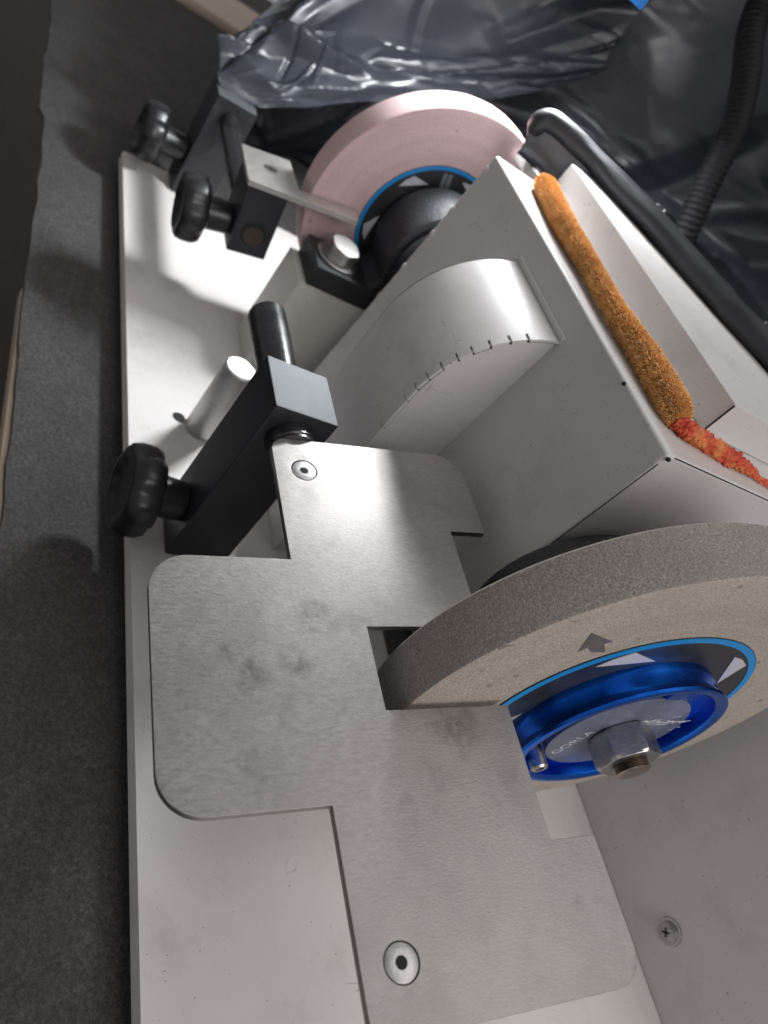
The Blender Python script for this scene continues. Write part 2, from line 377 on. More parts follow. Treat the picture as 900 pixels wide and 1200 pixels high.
# rear riser panel at the near end
bm = B(); box(bm, -0.555, 0.45, 1.34, 1.36, 0.0005, 0.56)
panel = build('riser_panel', bm, HOODW, G, bevel=0.003)
def phillips(cx, y, cz, r, par):
    bm = B(); turn(bm, (cx, y - 0.0005, cz), (cx, y - 1, cz), [(0, r * 1.28), (0.0025, r * 1.25), (0.003, r * 1.02)], 40)
    s_ = build('screw', bm, SCREW, par)
    bm = B(); turn(bm, (cx, y - 0.003, cz), (cx, y - 1, cz), [(0, r), (0.004, r * 0.97), (0.007, r * 0.75), (0.009, r * 0.35)], 40); build('screw_head', bm, NUT, s_)
    bm = B()
    for a in (0.5, 0.5 + math.pi/2):
        t = B(); box(t, -r*0.42, r*0.42, -0.001, 0.001, -r*0.09, r*0.09); merge(bm, t, Matrix.Translation((cx, y - 0.0118, cz)) @ Matrix.Rotation(a, 4, 'Y'))
    build('cross_slot', bm, DARKGAP, s_)
phillips(-0.109, 1.34, 0.085, 0.0185, panel)

# shaft
YN, ZN = 0.932, 0.402; YF, ZF = 0.95, 0.415
bm = B(); cyl(bm, (-1.62, YF, ZF), (-0.30, YN, ZN), 0.028, 32); build('shaft', bm, NUT, G)

# pedestals and pillow blocks
def pillow(x0, x1, yc, zc, r):
    bm = B(); box(bm, x0, x1, 0.687, 1.19, 0.0005, 0.25); build('pedestal', bm, CREAM, G, bevel=0.003)
    xm = (x0 + x1) / 2
    bm = B(); n = 40; prof = []
    hw = 0.245
    pts = [(-hw, 0.2505), (-hw, 0.300)]
    pts += [(-hw + 0.13, 0.302), (-hw + 0.145, 0.33)]
    for k in range(25):
        a = math.radians(195 - k * (210 / 24)); pts.append((r * math.cos(a), zc + r * math.sin(a)))
    pts = [p for p in pts if p[1] >= 0.2505]
    pts += [(hw - 0.145, 0.33), (hw - 0.13, 0.302), (hw, 0.300), (hw, 0.2505)]
    c = yc
    slab(bm, [(c + p[0], p[1]) for p in pts], [], lambda u, v, h: Vector((h, u, v)), x0 + 0.006, x1 - 0.004)
    pb = build('pillow_block', bm, CAST, G, bevel=0.009, seg=3, angle=28)
    bm = B(); turn(bm, (x0 + 0.004, yc, zc), (x1, yc, zc), [(0, 0.05), (0.0, r * 0.86), (x1 - x0 + 0.004, r * 0.86), (x1 - x0 + 0.008, 0.05)], 40); build('bearing_seal', bm, BLACKOX, pb)
    for s_ in (-1, 1):
        y = yc + s_ * 0.188
        bm = B(); cyl(bm, (xm, y, 0.300), (xm, y, 0.308), 0.050, 36, 0.002); build('washer', bm, NUT, pb)
        bm = B(); hexnut(bm, (xm, y, 0.308), (xm + 0.004, y, 0.342), 0.037); build('hex_bolt', bm, STEEL2, pb)
pillow(-1.500, -1.370, YF, ZF, 0.126)
pillow(-0.556, -0.432, YN, ZN, 0.150)

# hood between the wheels
ZT = 0.689
bm = B(); slab(bm, [(0.812, 0.0005), (0.845, ZT), (1.72, ZT), (1.72, 0.0005)], [], lambda u, v, h: Vector((h, u, v)), -1.322, -0.562)
hood = build('belt_hood', bm, HOODW, G, bevel=0.0065, seg=3)
def hoody(z): return 0.812 + 0.033 * z / ZT
# spot-weld dimples and corner relief holes
for z in (0.655, 0.56, 0.50, 0.41, 0.33):
    bm = B(); bmesh.ops.create_uvsphere(bm, u_segments=14, v_segments=8, radius=0.007)
    build('weld_spot', bm, HOODW, hood, xf=Matrix.Translation((-1.314 + rng.uniform(0, .004), hoody(z) + 0.0005, z)) @ Matrix.Diagonal((1.1, 0.35, 1.5, 1)))
for p in ((-0.5595, 0.849, ZT - 0.006), (-0.70, 0.8435, ZT - 0.005)):
    bm = B(); bmesh.ops.create_uvsphere(bm, u_segments=12, v_segments=8, radius=0.0032); build('relief_hole', bm, DARKGAP, hood, xf=Matrix.Translation(p))
# seam where the hood's end plate is folded on
bm = B(); tube(bm, [(-0.5605, hoody(z) - 0.0004, z) for z in (0.02, 0.3, 0.67)], 0.0008, 8); build('seam', bm, DARKGAP, hood)
bm = B(); tube(bm, [(-0.5612, y, ZT - 0.0012) for y in (0.86, 1.2, 1.7)], 0.0009, 8); build('seam', bm, DARKGAP, hood)

# curved belt guard
XG0, XG1 = -1.054, -0.846
RG, CGY, CGZ = 0.195, 0.887, 0.440
def gprof(off=0.0, n=44):
    top = math.acos((CGY - 0.843) / RG)
    P = [(CGY - (RG - off), 0.0006), (CGY - (RG - off), 0.10), (CGY - (RG - off), 0.22), (CGY - (RG - off), 0.34)]
    for k in range(n + 1):
        a = top * k / n; P.append((CGY - (RG - off) * math.cos(a), CGZ + (RG - off) * math.sin(a)))
    return P
P = gprof()
xe = XG1 - 0.015
bm = B(); Q = gprof(0.006)
slab(bm, P + Q[::-1], [], lambda u, v, h: Vector((h, u, v)), XG0, xe)
guard = build('belt_guard', bm, HOODW, G, angle=40)
bm = B(); slab(bm, gprof(0.0035) + [(hoody(.63) + .002, 0.625), (hoody(0) + .002, 0.0006)], [], lambda u, v, h: Vector((h, u, v)), XG1 - 0.010, XG1 - 0.004)
build('guard_end_plate', bm, HOODW, guard)
bm = B(); slab(bm, gprof(0.0035) + [(hoody(.63) + .002, 0.625), (hoody(0) + .002, 0.0006)], [], lambda u, v, h: Vector((h, u, v)), XG0 - 0.004, XG0 + 0.004)
build('guard_end_plate', bm, HOODW, guard)
bm = B(); slab(bm, gprof(0.0062) + gprof(0.012)[::-1], [], lambda u, v, h: Vector((h, u, v)), xe - 0.004, XG1 - 0.0045); build('seam', bm, DARKGAP, guard)
# folded tabs along the near edge
cuts = [0.0006, 0.36, 0.425, 0.452, 0.478, 0.505, 0.53, 0.551, 0.573, 0.594, 0.61, 0.635]
def at_z(z, off):
    if z <= CGZ: return (CGY - (RG - off), z)
    a = math.asin(min(1, (z - CGZ) / RG)); return (CGY - (RG - off) * math.cos(a), CGZ + (RG - off) * math.sin(a))
for z0, z1 in zip(cuts, cuts[1:]):
    a0 = z0 + (0.0014 if z0 > 0.01 else 0); a1 = z1 - 0.0014
    zz = [a0 + (a1 - a0) * k / 6 for k in range(7)]
    lift = -0.0006 - rng.random() * 0.0012
    bm = B(); slab(bm, [at_z(z, lift) for z in zz] + [at_z(z, 0.0042) for z in zz[::-1]], [], lambda u, v, h: Vector((h, u, v)), xe + 0.0002, XG1 + rng.uniform(-.0012, .0012))
    build('tab', bm, HOODW, guard)
bm = B(); tube(bm, [(XG0 - 0.0045, y, z) for y, z in gprof(0.0035)[3:]], 0.0011, 6); build('seam', bm, DARKGAP, guard)
bm = B(); tube(bm, [(XG1 - 0.0038, y, z) for y, z in gprof(0.0060)[3:]], 0.0019, 6); build('seam', bm, DARKGAP, guard)
# thin strip where the guard's top meets the hood
bm = B(); box(bm, XG0 - 0.004, XG1 + 0.002, 0.8390, 0.8475, 0.632, 0.641); build('guard_flange', bm, HOODW, guard, bevel=0.002)

# box standing on the hood top, behind the towel
bm = B(); slab(bm, [(-1.335, 1.003), (-0.664, 1.003), (-0.664, 1.40), (-0.78, 1.348), (-0.905, 1.292), (-1.05, 1.216), (-1.148, 1.170), (-1.274, 1.108), (-1.335, 1.070)], [], XY, ZT + 0.0005, 0.7505)
rb = build('rear_box', bm, HOODW, G, bevel=0.0025)
bm = B(); box(bm, -1.50, -1.338, 1.0, 1.5, ZT - 0.03, ZT - 0.006); build('rear_shelf', bm, HOODW, G, bevel=0.003)
bm = B(); tube(bm, [(-0.6632, 1.0025, z) for z in (ZT + .002, 0.72, 0.748)], 0.0016, 8); build('seam', bm, DARKGAP, rb)

# ---------------------------------------------------------------- wheels
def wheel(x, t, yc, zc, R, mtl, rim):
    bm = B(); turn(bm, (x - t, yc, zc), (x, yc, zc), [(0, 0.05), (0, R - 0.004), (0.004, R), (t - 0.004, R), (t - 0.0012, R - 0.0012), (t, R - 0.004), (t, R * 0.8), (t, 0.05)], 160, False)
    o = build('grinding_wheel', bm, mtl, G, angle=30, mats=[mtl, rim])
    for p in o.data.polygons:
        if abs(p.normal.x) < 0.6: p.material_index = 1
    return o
def label(x, yc, zc, r0, r1, par, wed, r2, r3, rot):
    f = lambda u, v, h: Vector((h, yc + u, zc + v))
    bm = B(); slab(bm, circle(0, 0, r1, 120), [circle(0, 0, r0 * 0.5, 48)], f, x + 0.0002, x + 0.0014); lb = build('paper_label', bm, LABEL, par)
    bm = B(); slab(bm, circle(0, 0, r1 * 0.995, 120), [circle(0, 0, r1 * 0.945, 120)], f, x + 0.0014, x + 0.0022); build('label_ring', bm, LABELB, lb)
    for k in range(wed):
        a = rot + 2 * math.pi * k / wed
        p = [(r2, a), (r3, a + 0.22), (r3 * 0.985, a + 0.36), (r3 * 0.955, a + 0.48)]
        bm = B(); slab(bm, [(r * math.cos(q), r * math.sin(q)) for r, q in p], [], f, x + 0.0014, x + 0.0021); build('label_wedge', bm, LABELW, lb)
    return lb
XN = -0.347
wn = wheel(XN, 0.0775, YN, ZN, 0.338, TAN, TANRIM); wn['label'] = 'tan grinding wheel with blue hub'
label(XN, YN, ZN, 0.14, 0.2075, wn, 5, 0.155, 0.193, math.radians(46))
# arrow printed on the tan wheel
ar = [(0.2825, 144.3), (0.2404, 139.2), (0.2420, 141.6), (0.2173, 141.5), (0.2300, 145.6), (0.2470, 146.2), (0.2440, 149.0)]
bm = B(); slab(bm, [(YN + r * math.cos(math.radians(a)), ZN + r * math.sin(math.radians(a))) for r, a in ar], [], lambda u, v, h: Vector((h, u, v)), XN + 0.0001, XN + 0.0007); build('arrow_mark', bm, MARK, wn)

XFW = -1.512
wf = wheel(XFW, 0.0775, YF, ZF, 0.286, PINK, PINK); wf['label'] = 'pink grinding wheel with a black label'
lf = label(XFW, YF, ZF, 0.10, 0.1655, wf, 6, 0.124, 0.150, math.radians(127 - 2))
for k, dv in enumerate((-0.006, 0.006)):
    bm = B(); t = B(); box(t, -0.020, 0.020, -0.0042, 0.0042, 0, 0.0006)
    merge(bm, t, Matrix(((0, 0, 1, XFW + 0.0015), (1, 0, 0, YF), (0, 1, 0, ZF), (0, 0, 0, 1))) @ Matrix.Rotation(math.radians(108), 4, 'Z') @ Matrix.Translation((0.130, dv, 0)))
    build('label_caption', bm, LABEL if False else mat('label_grey_print', (0.16, 0.165, 0.18), 0.5), lf)
bm = B(); turn(bm, (XFW + 0.001, YF, ZF), (0, YF, ZF), [(0, 0.04), (0, 0.085), (0.010, 0.085), (0.012, 0.04)], 64); build('flange', bm, BLACKOX, wf)

# blue hub
XH = -0.306
bm = B()
turn(bm, (XN + 0.0016, YN, ZN), (0, YN, ZN), [(0, 0.05), (0, 0.1475), (0.010, 0.1475), (0.024, 0.1445), (0.030, 0.1475), (0.036, 0.1515), (0.0395, 0.150), (0.041, 0.146), (0.0395, 0.1385), (0.036, 0.1345), (0.018, 0.1330), (0.017, 0.110), (0.017, 0.05)], 160)
hub = build('wheel_hub', bm, BLUE, G, angle=40, label='blue anodised hub with hexagon nut')
bm = B(); turn(bm, (XN + 0.0186, YN, ZN), (0, YN, ZN), [(0, 0.02), (0, 0.1035), (0.012, 0.1035), (0.0132, 0.102), (0.0132, 0.02)], 120); build('hub_disc', bm, DISC, hub, angle=40)
XD = XN + 0.0186 + 0.0132
a = math.radians(-137)
cy, cz = YN + 0.1185 * math.cos(a), ZN + 0.1185 * math.sin(a)
bm = B(); turn(bm, (XN + 0.0186, cy, cz), (0, cy, cz), [(0, 0.0125), (0.032, 0.0125), (0.0345, 0.0105), (0.0345, 0.006), (0.028, 0.0055)], 32); build('cap_screw', bm, NUT, hub)
bm = B(); a = math.radians(97); slab(bm, [(YN + r * math.cos(a + d), ZN + r * math.sin(a + d)) for r, d in ((0.105, -.13), (0.132, -.11), (0.132, .11), (0.105, .13))], [], lambda u, v, h: Vector((h, u, v)), XN + 0.0187, XN + 0.034); build('balance_weight', bm, BLUE, hub, bevel=0.002)
XNU = XD + 0.0006
bm = B(); hexnut(bm, (XNU + 0.0003, YN, ZN), (XNU + 0.043, YN, ZN), 0.0462, 0.10)
build('hex_nut', bm, NUT, hub, bevel=0.0012, angle=20, xf=Matrix.Translation((0, YN, ZN)) @ Matrix.Rotation(math.radians(16), 4, 'X') @ Matrix.Translation((0, -YN, -ZN)))
bm = B(); pr_ = [(0, 0.012)]
for k in range(15): pr_ += [(0.026 + k * 0.002, 0.0245), (0.027 + k * 0.002, 0.0224)]
pr_ += [(0.0562, 0.0205), (0.0567, 0.004)]
turn(bm, (XNU, YN, ZN), (0, YN, ZN), pr_, 40); build('threaded_end', bm, BOLT, hub, angle=60)
# etched writing on the hub disc
FACE = lambda ang: Matrix(((0, 0, 1, XD + 0.0003), (1, 0, 0, YN), (0, 1, 0, ZN), (0, 0, 0, 1))) @ Matrix.Rotation(math.radians(ang), 4, 'Z')
bm = B()
merge(bm, text_mesh('GORLA', 0.0225), FACE(88) @ Matrix.Translation((-0.040, 0.046, 0)))
build('hub_lettering', bm, ETCH, hub)
bm = B()
r2 = random.Random(9)
EM = FACE(0) @ Matrix.Translation((0.040, 0.042, 0)) @ Matrix.Rotation(math.radians(9), 4, 'Z')
def stroke(p0, p1, w0, w1, h=0.0):
    t = B(); a = Vector((*p0, h)); b = Vector((*p1, h)); d = (b - a).normalized(); n = Vector((-d.y, d.x, 0))
    t.faces.new([t.verts.new(q) for q in (a - n*w0, b - n*w1, b + n*w1, a + n*w0)]); merge(bm, t, EM)
k_ = 0
for k in range(30):      # calligraphic emblem: a leaning spindle of short pen strokes
    s_ = (k - 14.5) / 14.5; hgt = 0.013 * (1 - abs(s_) ** 1.5) + 0.0015; x0 = s_ * 0.050
    l = hgt * r2.uniform(0.6, 1.1); y0 = r2.uniform(-0.35, 0.35) * hgt; le = r2.choice((0.007, 0.004, -0.004)); k_ += 1
    stroke((x0 - le, y0 - l/2), (x0 + le, y0 + l/2), 0.0004, 0.0011, 0.00004 * (k_ % 5))
for x0, y0, x1, y1 in ((-0.058, 0.001, -0.012, 0.005), (-0.030, -0.005, 0.034, 0.002), (0.0, -0.002, 0.060, 0.0045), (-0.012, -0.009, 0.022, -0.006), (0.012, 0.016, 0.027, 0.019), (0.052, -0.017, 0.060, -0.016), (0.044, -0.025, 0.052, -0.024)):
    k_ += 1; stroke((x0, y0), (x1, y1), 0.0007, 0.0011, 0.00022 + 0.00004 * (k_ % 5))
build('hub_emblem', bm, ETCH, hub)

# ================================================================== tool rests
def knob(par, c, d, R, stem_end, nm='clamp_knob', phase=0.0):
    c = Vector(c); d = Vector(d).normalized()     # d points away from the post
    a = c - d * 0.030
    def rf(th, t):
        k = 0.5 + 0.5 * math.cos(6 * (th + phase)); return 1 - 0.10 * k ** 2.6 * (1.0 if t < 0.042 else 0.7)
    bm = B()
    turn(bm, a, a + d, [(0, 0.022), (0.002, R * 0.72), (0.008, R * 0.93), (0.020, R), (0.040, R), (0.052, R * 0.95), (0.058, R * 0.86), (0.059, R * 0.70), (0.052, R * 0.62), (0.050, 0.02)], 96, True, rf)
    k_ = build(nm, bm, BAKELITE, par, angle=60)
    L = (Vector(stem_end) - a).length
    bm = B(); turn(bm, Vector(stem_end), a, [(0, 0.031), (0.003, 0.0335), (L - 0.01, 0.0355), (L + 0.004, 0.037)], 36); build('knob_stem', bm, BAKELITE, k_)
    return k_
def socket_screw(par, p, n, r, gap=True):
    p = Vector(p); n = Vector(n).normalized()
    bm = B(); turn(bm, p - n * 0.006, p + n, [(0, r * 0.6), (0.0, r * 0.93), (0.0062, r), (0.0064, r * 0.97), (0.0064, r * 0.36), (0.0020, r * 0.34)], 40, True)
    s_ = build('countersunk_screw', bm, SCREW, par, angle=40)
    d, u, w_ = frame(p, p + n); bm = B()
    v = [bm.verts.new(p + n * 0.0007 + (u * math.cos(math.pi/3*i) + w_ * math.sin(math.pi/3*i)) * r * 0.37) for i in range(6)]; bm.faces.new(v); build('hex_socket', bm, DARKGAP, s_)

# near rest, in front of the tan wheel
T = 0.254; ct, st = math.cos(T), math.sin(T)
R1 = root('tool_rest', (-0.838, 0.525, 0.0), 'large steel plate tool rest on a black post before the tan wheel', 'tool rest')
def post(par, x0, x1, y0, y1, z1):
    bm = B(); box(bm, x0, x1, y0, y1, 0.0006, z1); 
    o = build('post', bm, BLACKOX, par, bevel=0.0022, mats=[BLACKOX, POSTEND])
    for p in o.data.polygons:
        if p.normal.z > 0.9: p.material_index = 1
    return o
p1 = post(R1, -0.8925, -0.785, 0.4712, 0.5785, 0.380)
bm = B(); cyl(bm, (-1.075, 0.525, 0.327), (-0.893, 0.525, 0.327), 0.0327, 56, 0.003); build('rod', bm, BLACKROD, R1)
bm = B(); turn(bm, (-0.7848, 0.525, 0.327), (0, 0.525, 0.327), [(0, 0.030), (0.0, 0.0385), (0.020, 0.0385), (0.022, 0.0365), (0.0265, 0.0365), (0.0275, 0.03)], 48); build('collar', bm, BLACKROD, R1)
ax = Vector((0, 0.525, 0.327)); YS = Vector((0, ct, st)); NS = Vector((0, -st, ct)); D0 = 0.029; TH = 0.0105
PM = lambda x, s_, h: Vector((x, 0, 0)) + ax + YS * s_ + NS * (D0 + h)
# flattened bar under the plate
prof = [(0.0327 * math.cos(a), 0.0327 * math.sin(a)) for a in [math.radians(146 + k * (248 / 30)) for k in range(31)]]
prof = [(u, min(v, D0 - TH - 0.0004)) for u, v in prof]
bm = B(); slab(bm, prof, [], lambda u, v, h: Vector((h, 0, 0)) + ax + YS * u + NS * v, -0.757, -0.04); build('support_bar', bm, BLACKROD, R1)
outl = roundpoly([(-0.757, -0.042, 0.024), (-0.545, -0.042, 0), (-0.545, -0.2165, 0.048), (-0.237, -0.2165, 0.048), (-0.237, -0.042, 0), (-0.028, -0.042, 0.024), (-0.028, 0.2665, 0.036), (-0.176, 0.2665, 0), (-0.176, 0.2068, 0), (-0.3375, 0.2068, 0), (-0.3375, 0.042, 0), (-0.448, 0.042, 0), (-0.448, 0.2068, 0), (-0.606, 0.2068, 0), (-0.606, 0.2645, 0), (-0.757, 0.2645, 0.046)], 10)
hr = 0.0186
bm = B(); slab(bm, outl, [circle(-0.6986, 0, hr, 40), circle(-0.0876, 0, hr, 40)], PM, -TH, 0.0)
pl = build('rest_plate', bm, STEEL, R1, bevel=0.0009, seg=1, angle=60)
for x in (-0.6986, -0.0876):
    bm = B(); cyl(bm, PM(x, 0, -0.0098), PM(x, 0, -0.0075), hr + 0.002, 32); build('screw_seat', bm, DARKGAP, pl)
    socket_screw(pl, PM(x, 0, -0.0012), NS, hr - 0.0013)
knob(R1, (-0.838, 0.392, 0.080), (0, -1, 0), 0.077, (-0.838, 0.4705, 0.080), phase=0.25)

# far rest, in front of the pink wheel
R2 = root('tool_rest', (-2.035, 0.593, 0.0), 'small two-knob tool rest with narrow finger beside the pink wheel', 'tool rest')
post(R2, -2.092, -1.985, 0.540, 0.647, 0.287)
bm = B(); cyl(bm, (-1.9848, 0.593, 0.238), (-1.600, 0.593, 0.240), 0.0265, 48, 0.002); build('rod', bm, BLACKROD, R2)
knob(R2, (-2.035, 0.448, 0.098), (0, -1, 0), 0.077, (-2.035, 0.5395, 0.098), phase=0.1)
T2 = math.radians(9.5); c2, s2 = math.cos(T2), math.sin(T2); ax2 = Vector((0, 0.596, 0.240)); Y2 = Vector((0, c2, s2)); N2 = Vector((0, -s2, c2))
M2 = lambda x, s_, h: Vector((x, 0, 0)) + ax2 + Y2 * s_ + N2 * h
bm = B(); slab(bm, [(-1.600, -0.043), (-1.487, -0.043), (-1.487, 0.043), (-1.600, 0.043)], [], M2, -0.050, 0.108); blk = build('clamp_block', bm, BLACKOX, R2, bevel=0.002)
bm = B(); cyl(bm, M2(-1.4885, 0, 0.004), M2(-1.4866, 0, 0.004), 0.029, 40); build('bore', bm, DARKGAP, blk)
bm = B(); cyl(bm, M2(-1.4865, 0.002, -0.002), M2(-1.4858, 0.002, -0.002), 0.0215, 40); build('rod_end', bm, dark('brown_rod_end', (0.035, 0.022, 0.018), 0.45), blk)
out2 = roundpoly([(-1.625, -0.050, 0.003), (-1.480, -0.050, 0.003), (-1.462, 0.195, 0.003), (-1.506, 0.195, 0.003), (-1.510, 0.064, 0.003), (-1.625, 0.060, 0.003)], 3)
bm = B(); slab(bm, out2, [], M2, 0.1084, 0.1200); pl2 = build('rest_plate', bm, STEEL2, R2, bevel=0.001)
socket_screw(pl2, M2(-1.558, 0.006, 0.1196), N2, 0.0155)
knob(R2, M2(-1.545, -0.125, -0.010), -Y2, 0.072, M2(-1.545, -0.0435, -0.010), phase=0.4)

# ================================================================== towel roll
TW = root('rolled_towel', (-0.95, 0.90, ZT), 'rolled orange terry cloth tucked along the hood top', 'cloth')
path = catmull([(-1.268, 0.930, ZT + 0.018), (-1.235, 0.922, ZT + 0.0195), (-1.10, 0.901, ZT + 0.0205), (-0.98, 0.898, ZT + 0.021), (-0.86, 0.889, ZT + 0.0215), (-0.77, 0.897, ZT + 0.0215), (-0.68, 0.896, ZT + 0.020), (-0.628, 0.895, ZT + 0.015)], 14)
def trad(i):
    t = i / (len(path) - 1); r = 0.0150 + 0.0026 * math.sin(t * 9) + 0.0045 * t; r *= min(1, 0.35 + (t * 22) ** 0.5 * 0.4) * (1 - 0.38 * max(0, (t - 0.93) / 0.07))
    r = min(r, 0.0225)
    return lambda k: r * (1 + 0.10 * noise.noise((t * 34, k * 0.9, 2))) * (0.93 + 0.07 * math.cos(k)) * (1 + 0.12 * noise.noise((t * 90, 3, 1)))
bm = B(); tube(bm, path, trad, 28); tw = build('towel_roll', bm, TOWEL, TW, angle=80)
# pile of the terry cloth
bm = B(); rr = random.Random(2); me = tw.data; off = ORIGIN[tw] / S
polys = [p for p in me.polygons]
for p in polys:
    nrm = p.normal
    for _ in range(22):
        vv = [me.vertices[i].co for i in p.vertices]; a_, b_ = rr.random(), rr.random()
        q = (vv[0] * (1 - a_) * (1 - b_) + vv[1 % len(vv)] * a_ * (1 - b_) + vv[2 % len(vv)] * a_ * b_ + vv[-1] * (1 - a_) * b_) / S + off
        d = (nrm + Vector((rr.uniform(-1, 1), rr.uniform(-1, 1), rr.uniform(-1, 1))) * 0.8).normalized() * rr.uniform(0.003, 0.008)
        side = d.cross(Vector((rr.random(), rr.random(), rr.random()))).normalized() * 0.0011
        bm.faces.new([bm.verts.new(x) for x in (q - side, q + side, q + d)])
pile = build('terry_pile', bm, PILE, TW); pile['kind'] = 'stuff'
path = catmull([(-0.634, 0.892, ZT + 0.014), (-0.621, 0.912, ZT + 0.013), (-0.616, 0.943, ZT + 0.012), (-0.610, 0.993, ZT + 0.011), (-0.606, 1.037, ZT + 0.010), (-0.602, 1.07, ZT + 0.009), (-0.594, 1.112, ZT + 0.006), (-0.585, 1.25, ZT + 0.006)], 22)
bm = B(); n_ = len(path)
tube(bm, path, lambda i: (lambda k: max(0.0045, 0.0125 * (1 - max(0, i / n_ - 0.50) * 2.0)) * (1 + 0.6 * noise.noise((i * 0.30, k * 0.7, 7)))), 24); build('stitched_hem', bm, HEM, TW, angle=80, label='red stitched end of the cloth')

# ================================================================== black plastic
def sheet(net, nu, nv, fold, seed, nf=90, bias=0.0, sizes=(0.4, 0.7, 1.0, 1.4)):
    fr = random.Random(int(seed * 10)); FL = []; W, H = len(net[0]) - 1, len(net) - 1
    for k in range(nf):
        a = fr.gauss(bias, 0.55); sc = fr.choice(sizes)
        FL.append((fr.uniform(0, W), fr.uniform(0, H), math.cos(a), math.sin(a), sc * fr.uniform(0.7, 1.5), sc * fr.uniform(0.08, 0.30), sc * fr.uniform(-0.6, 0.8)))
    rows = [catmull(r, nu) for r in net]; cols = [catmull([r[i] for r in rows], nv) for i in range(len(rows[0]))]
    bm = B(); nI, nJ = len(cols), len(cols[0]); g = []
    for i in range(nI):
        for j in range(nJ):
            p = cols[i][j]; q = p * 1.0
            a = cols[min(i+1, nI-1)][j] - cols[max(i-1, 0)][j]; b = cols[i][min(j+1, nJ-1)] - cols[i][max(j-1, 0)]
            n = a.cross(b).normalized() if a.cross(b).length > 1e-9 else Vector((0, 0, 1))
            u, v = i / nu, j / nv; h = 0.0
            for (cu, cv, dx, dy, ln_, wd, am) in FL:
                al = (u - cu) * dx + (v - cv) * dy; pe = abs(-(u - cu) * dy + (v - cv) * dx) / wd
                if pe < 1 and abs(al) < ln_: h += am * (1 - pe) * (1 - (al / ln_) ** 2)
            h += 0.35 * noise.noise((u * 0.9 + seed, v * 0.8, seed))
            g.append(bm.verts.new(p + n * fold * h))
    for i in range(nI - 1):
        for j in range(nJ - 1): bm.faces.new((g[i*nJ+j], g[(i+1)*nJ+j], g[(i+1)*nJ+j+1], g[i*nJ+j+1]))
    return bm
def solid(o, t):
    md = o.modifiers.new('thickness', 'SOLIDIFY'); md.thickness = t * S
# back curtain wrapping round the far end and the rear
plan = [(-2.62, 0.80), (-2.62, 1.10), (-2.56, 1.50), (-2.30, 1.95), (-1.80, 2.10), (-1.2, 2.12), (-0.5, 2.10), (0.4, 2.08)]
net = []
for z, k in ((ZM + 0.003, 0.10), (0.25, 0.02), (0.6, 0.0), (0.95, -0.03), (1.35, 0.02), (1.8, 0.10)):
    net.append([(x - k * (1 if x < -2.2 else 0), y + k * (1 if x > -2.4 else 0) + (0.14 * max(0, z) if i == 0 else 0), z) for i, (x, y) in enumerate(plan)])
bm = sheet(net, 30, 30, 0.085, 1.7, 200, 0.25, (0.25, 0.4, 0.4, 0.7, 1.0, 1.5))
bs = build('plastic_sheet', bm, PLASTIC, angle=50); solid(bs, 0.001)
tag(bs, 'black plastic sheet hanging as a curtain behind the whole grinder', 'plastic sheet')
# flap hanging over the far post
bot = [(-2.035, 0.538, 0.296), (-2.03, 0.66, 0.296), (-2.10, 0.80, 0.345), (-2.14, 0.93, 0.415), (-2.14, 1.08, 0.49), (-2.16, 1.25, 0.60), (-2.2, 1.42, 0.72), (-2.25, 1.56, 0.83)]
mid1 = [(-2.08, 0.538, 0.300), (-2.085, 0.66, 0.318), (-2.13, 0.78, 0.41), (-2.17, 0.90, 0.49), (-2.17, 1.05, 0.565), (-2.19, 1.22, 0.66), (-2.22, 1.40, 0.755), (-2.26, 1.56, 0.85)]
mid = [(-2.14, 0.548, 0.305), (-2.17, 0.66, 0.385), (-2.20, 0.76, 0.465), (-2.24, 0.86, 0.535), (-2.25, 1.02, 0.60), (-2.27, 1.20, 0.685), (-2.29, 1.38, 0.775), (-2.30, 1.57, 0.87)]
top = [(-2.16, 0.552, 0.310), (-2.24, 0.67, 0.42), (-2.30, 0.76, 0.52), (-2.36, 0.88, 0.66), (-2.40, 1.05, 0.78), (-2.40, 1.25, 0.86), (-2.38, 1.42, 0.92), (-2.36, 1.60, 1.0)]
top2 = [(-2.18, 0.556, 0.312), (-2.30, 0.68, 0.44), (-2.38, 0.80, 0.62), (-2.44, 0.94, 0.88), (-2.46, 1.1, 1.05), (-2.46, 1.3, 1.15), (-2.44, 1.48, 1.2), (-2.40, 1.66, 1.25)]
top3 = [(-2.2, 0.56, 0.314), (-2.36, 0.70, 0.46), (-2.46, 0.86, 0.74), (-2.52, 1.0, 1.1), (-2.52, 1.16, 1.4), (-2.52, 1.35, 1.5), (-2.5, 1.55, 1.5), (-2.46, 1.72, 1.5)]
bm = sheet([bot, mid1, mid, top, top2, top3], 30, 22, 0.030, 5.1, 110, 0.08, (0.3, 0.5, 0.8, 1.2, 1.6))
fl = build('plastic_bag', bm, FILM, angle=40); solid(fl, 0.0012)
tag(fl, 'crumpled black plastic bag draped over the far post and behind the pink wheel', 'plastic bag')
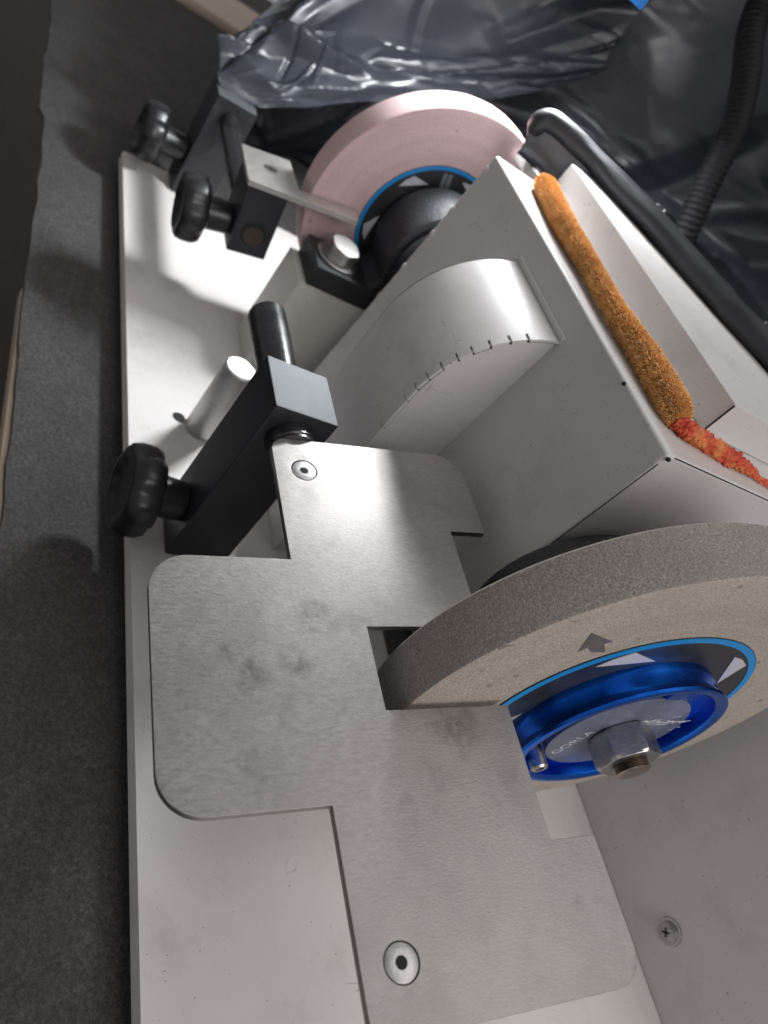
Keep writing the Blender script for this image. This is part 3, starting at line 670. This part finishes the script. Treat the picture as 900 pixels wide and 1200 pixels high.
# wrapped rim along the rear box
path = catmull([(-1.46, 1.03, 0.70), (-1.455, 0.985, 0.725), (-1.44, 0.958, 0.752), (-1.425, 0.978, 0.770), (-1.372, 1.046, 0.773), (-1.274, 1.110, 0.773), (-1.148, 1.172, 0.773), (-1.05, 1.218, 0.773), (-0.977, 1.252, 0.773), (-0.905, 1.295, 0.773), (-0.778, 1.35, 0.773), (-0.55, 1.45, 0.773)], 12)
path = [p + Vector((0, 0.008 * noise.noise((p.x * 5, 0, 3)), 0.003 + 0.003 * noise.noise((p.x * 7, 4, 3)))) for p in path]
RM = root('wrapped_rim', (-0.9, 1.14, 0.7505), 'glossy black plastic wrapped edging on top of the white box', 'edging')
bm = B(); tube(bm, path, lambda i: (lambda k: (0.0195 + 0.005 * min(1, i / 80)) * (1 + 0.10 * noise.noise((i * 0.11, math.cos(k * .26) * 2, 1)))), 24); build('rim_tube', bm, RIMMAT, RM, angle=80)
bm = B(); g = []
for i, p in enumerate(path[24:]):
    for j in range(9):
        t = j / 8; g.append(bm.verts.new(p + Vector((0.0, 0.012 + 0.50 * t, 0.012 - 0.10 * t - 0.10 * t * t + 0.014 * noise.noise((p.x * 5, t * 3, 2))))))
nn = len(path[24:])
for i in range(nn - 1):
    for j in range(8): bm.faces.new((g[i*9+j], g[(i+1)*9+j], g[(i+1)*9+j+1], g[i*9+j+1]))
sk = build('rim_skirt', bm, PLASTIC, RM, angle=180); solid(sk, 0.001)
bm = B(); g = []; sel = path[8:64]      # film hanging from the edging down to the shelf and the box
for i, p in enumerate(sel):
    zb = 0.690 if p.x < -1.335 else 0.7515
    for j in range(7):
        t = j / 6; g.append(bm.verts.new((p.x + 0.010 * noise.noise((p.x * 22, t * 3, 5)) * t, p.y - 0.010 + 0.012 * t + 0.012 * noise.noise((p.x * 30, t * 4, 1)) * t, p.z - 0.004 + (zb - p.z) * t)))
for i in range(len(sel) - 1):
    for j in range(6): bm.faces.new((g[i*7+j], g[(i+1)*7+j], g[(i+1)*7+j+1], g[i*7+j+1]))
ap = build('rim_apron', bm, FILM, RM, angle=60); solid(ap, 0.0008)
for (x, y, z, rz) in ((-1.225, 1.155, 0.797, 0.6), (-0.945, 1.292, 0.797, 0.6)):
    bm = B(); tube(bm, [(-.013, 0, -.012), (-.013, 0, 0.004), (-.011, 0, 0.006), (.011, 0, 0.006), (.013, 0, 0.004), (.013, 0, -.012)], 0.0022, 8)
    build('staple', bm, STAPLE, RM, xf=Matrix.Translation((x, y, z)) @ Matrix.Rotation(rz + 1.1, 4, 'Z') @ Matrix.Rotation(-0.5, 4, 'X'))

# corrugated hose
path = catmull([(-2.0, 1.5, 1.42), (-1.88, 1.5, 1.24), (-1.80, 1.5, 1.13), (-1.69, 1.5, 1.05), (-1.60, 1.5, 0.965), (-1.54, 1.5, 0.86), (-1.49, 1.52, 0.75), (-1.45, 1.56, 0.60), (-1.42, 1.62, 0.40)], 36)
bm = B(); tube(bm, path, lambda i: 0.031 + 0.0028 * math.sin(i * math.pi / 2), 24)
tag(build('corrugated_hose', bm, HOSEM, angle=80), 'black corrugated hose running down the plastic sheet', 'hose')

# lamp just above the frame
LP = root('work_lamp', (LAMP[0], LAMP[1], LAMP[2]), 'small blue work lamp shining down from behind the wheels', 'lamp')
bm = B(); turn(bm, (LAMP[0], LAMP[1], LAMP[2]), (LAMP[0], LAMP[1], 2), [(-0.014, 0.10), (-0.017, 0.106), (0.0, 0.108), (0.05, 0.09), (0.11, 0.05), (0.16, 0.03), (0.16, 0.002)], 64); 
ls = build('lamp_shade', bm, LAMPBLUE, LP)
bm = B(); tube(bm, catmull([(LAMP[0], LAMP[1], LAMP[2] + 0.16), (LAMP[0] - .05, LAMP[1] + .1, LAMP[2] + .35), (LAMP[0] - .1, LAMP[1] + .4, LAMP[2] + .5), (LAMP[0] - .1, 2.3, 1.3), (LAMP[0] - .1, 2.35, 0.3), (LAMP[0] - .1, 2.35, ZM)], 10), 0.018, 12); build('lamp_arm', bm, BLACKOX, LP)
bm = B(); cyl(bm, (LAMP[0], LAMP[1], LAMP[2] - 0.0165), (LAMP[0], LAMP[1], LAMP[2] - 0.0145), 0.085, 48); build('lamp_diffuser', bm, LAMPGLOW, LP)
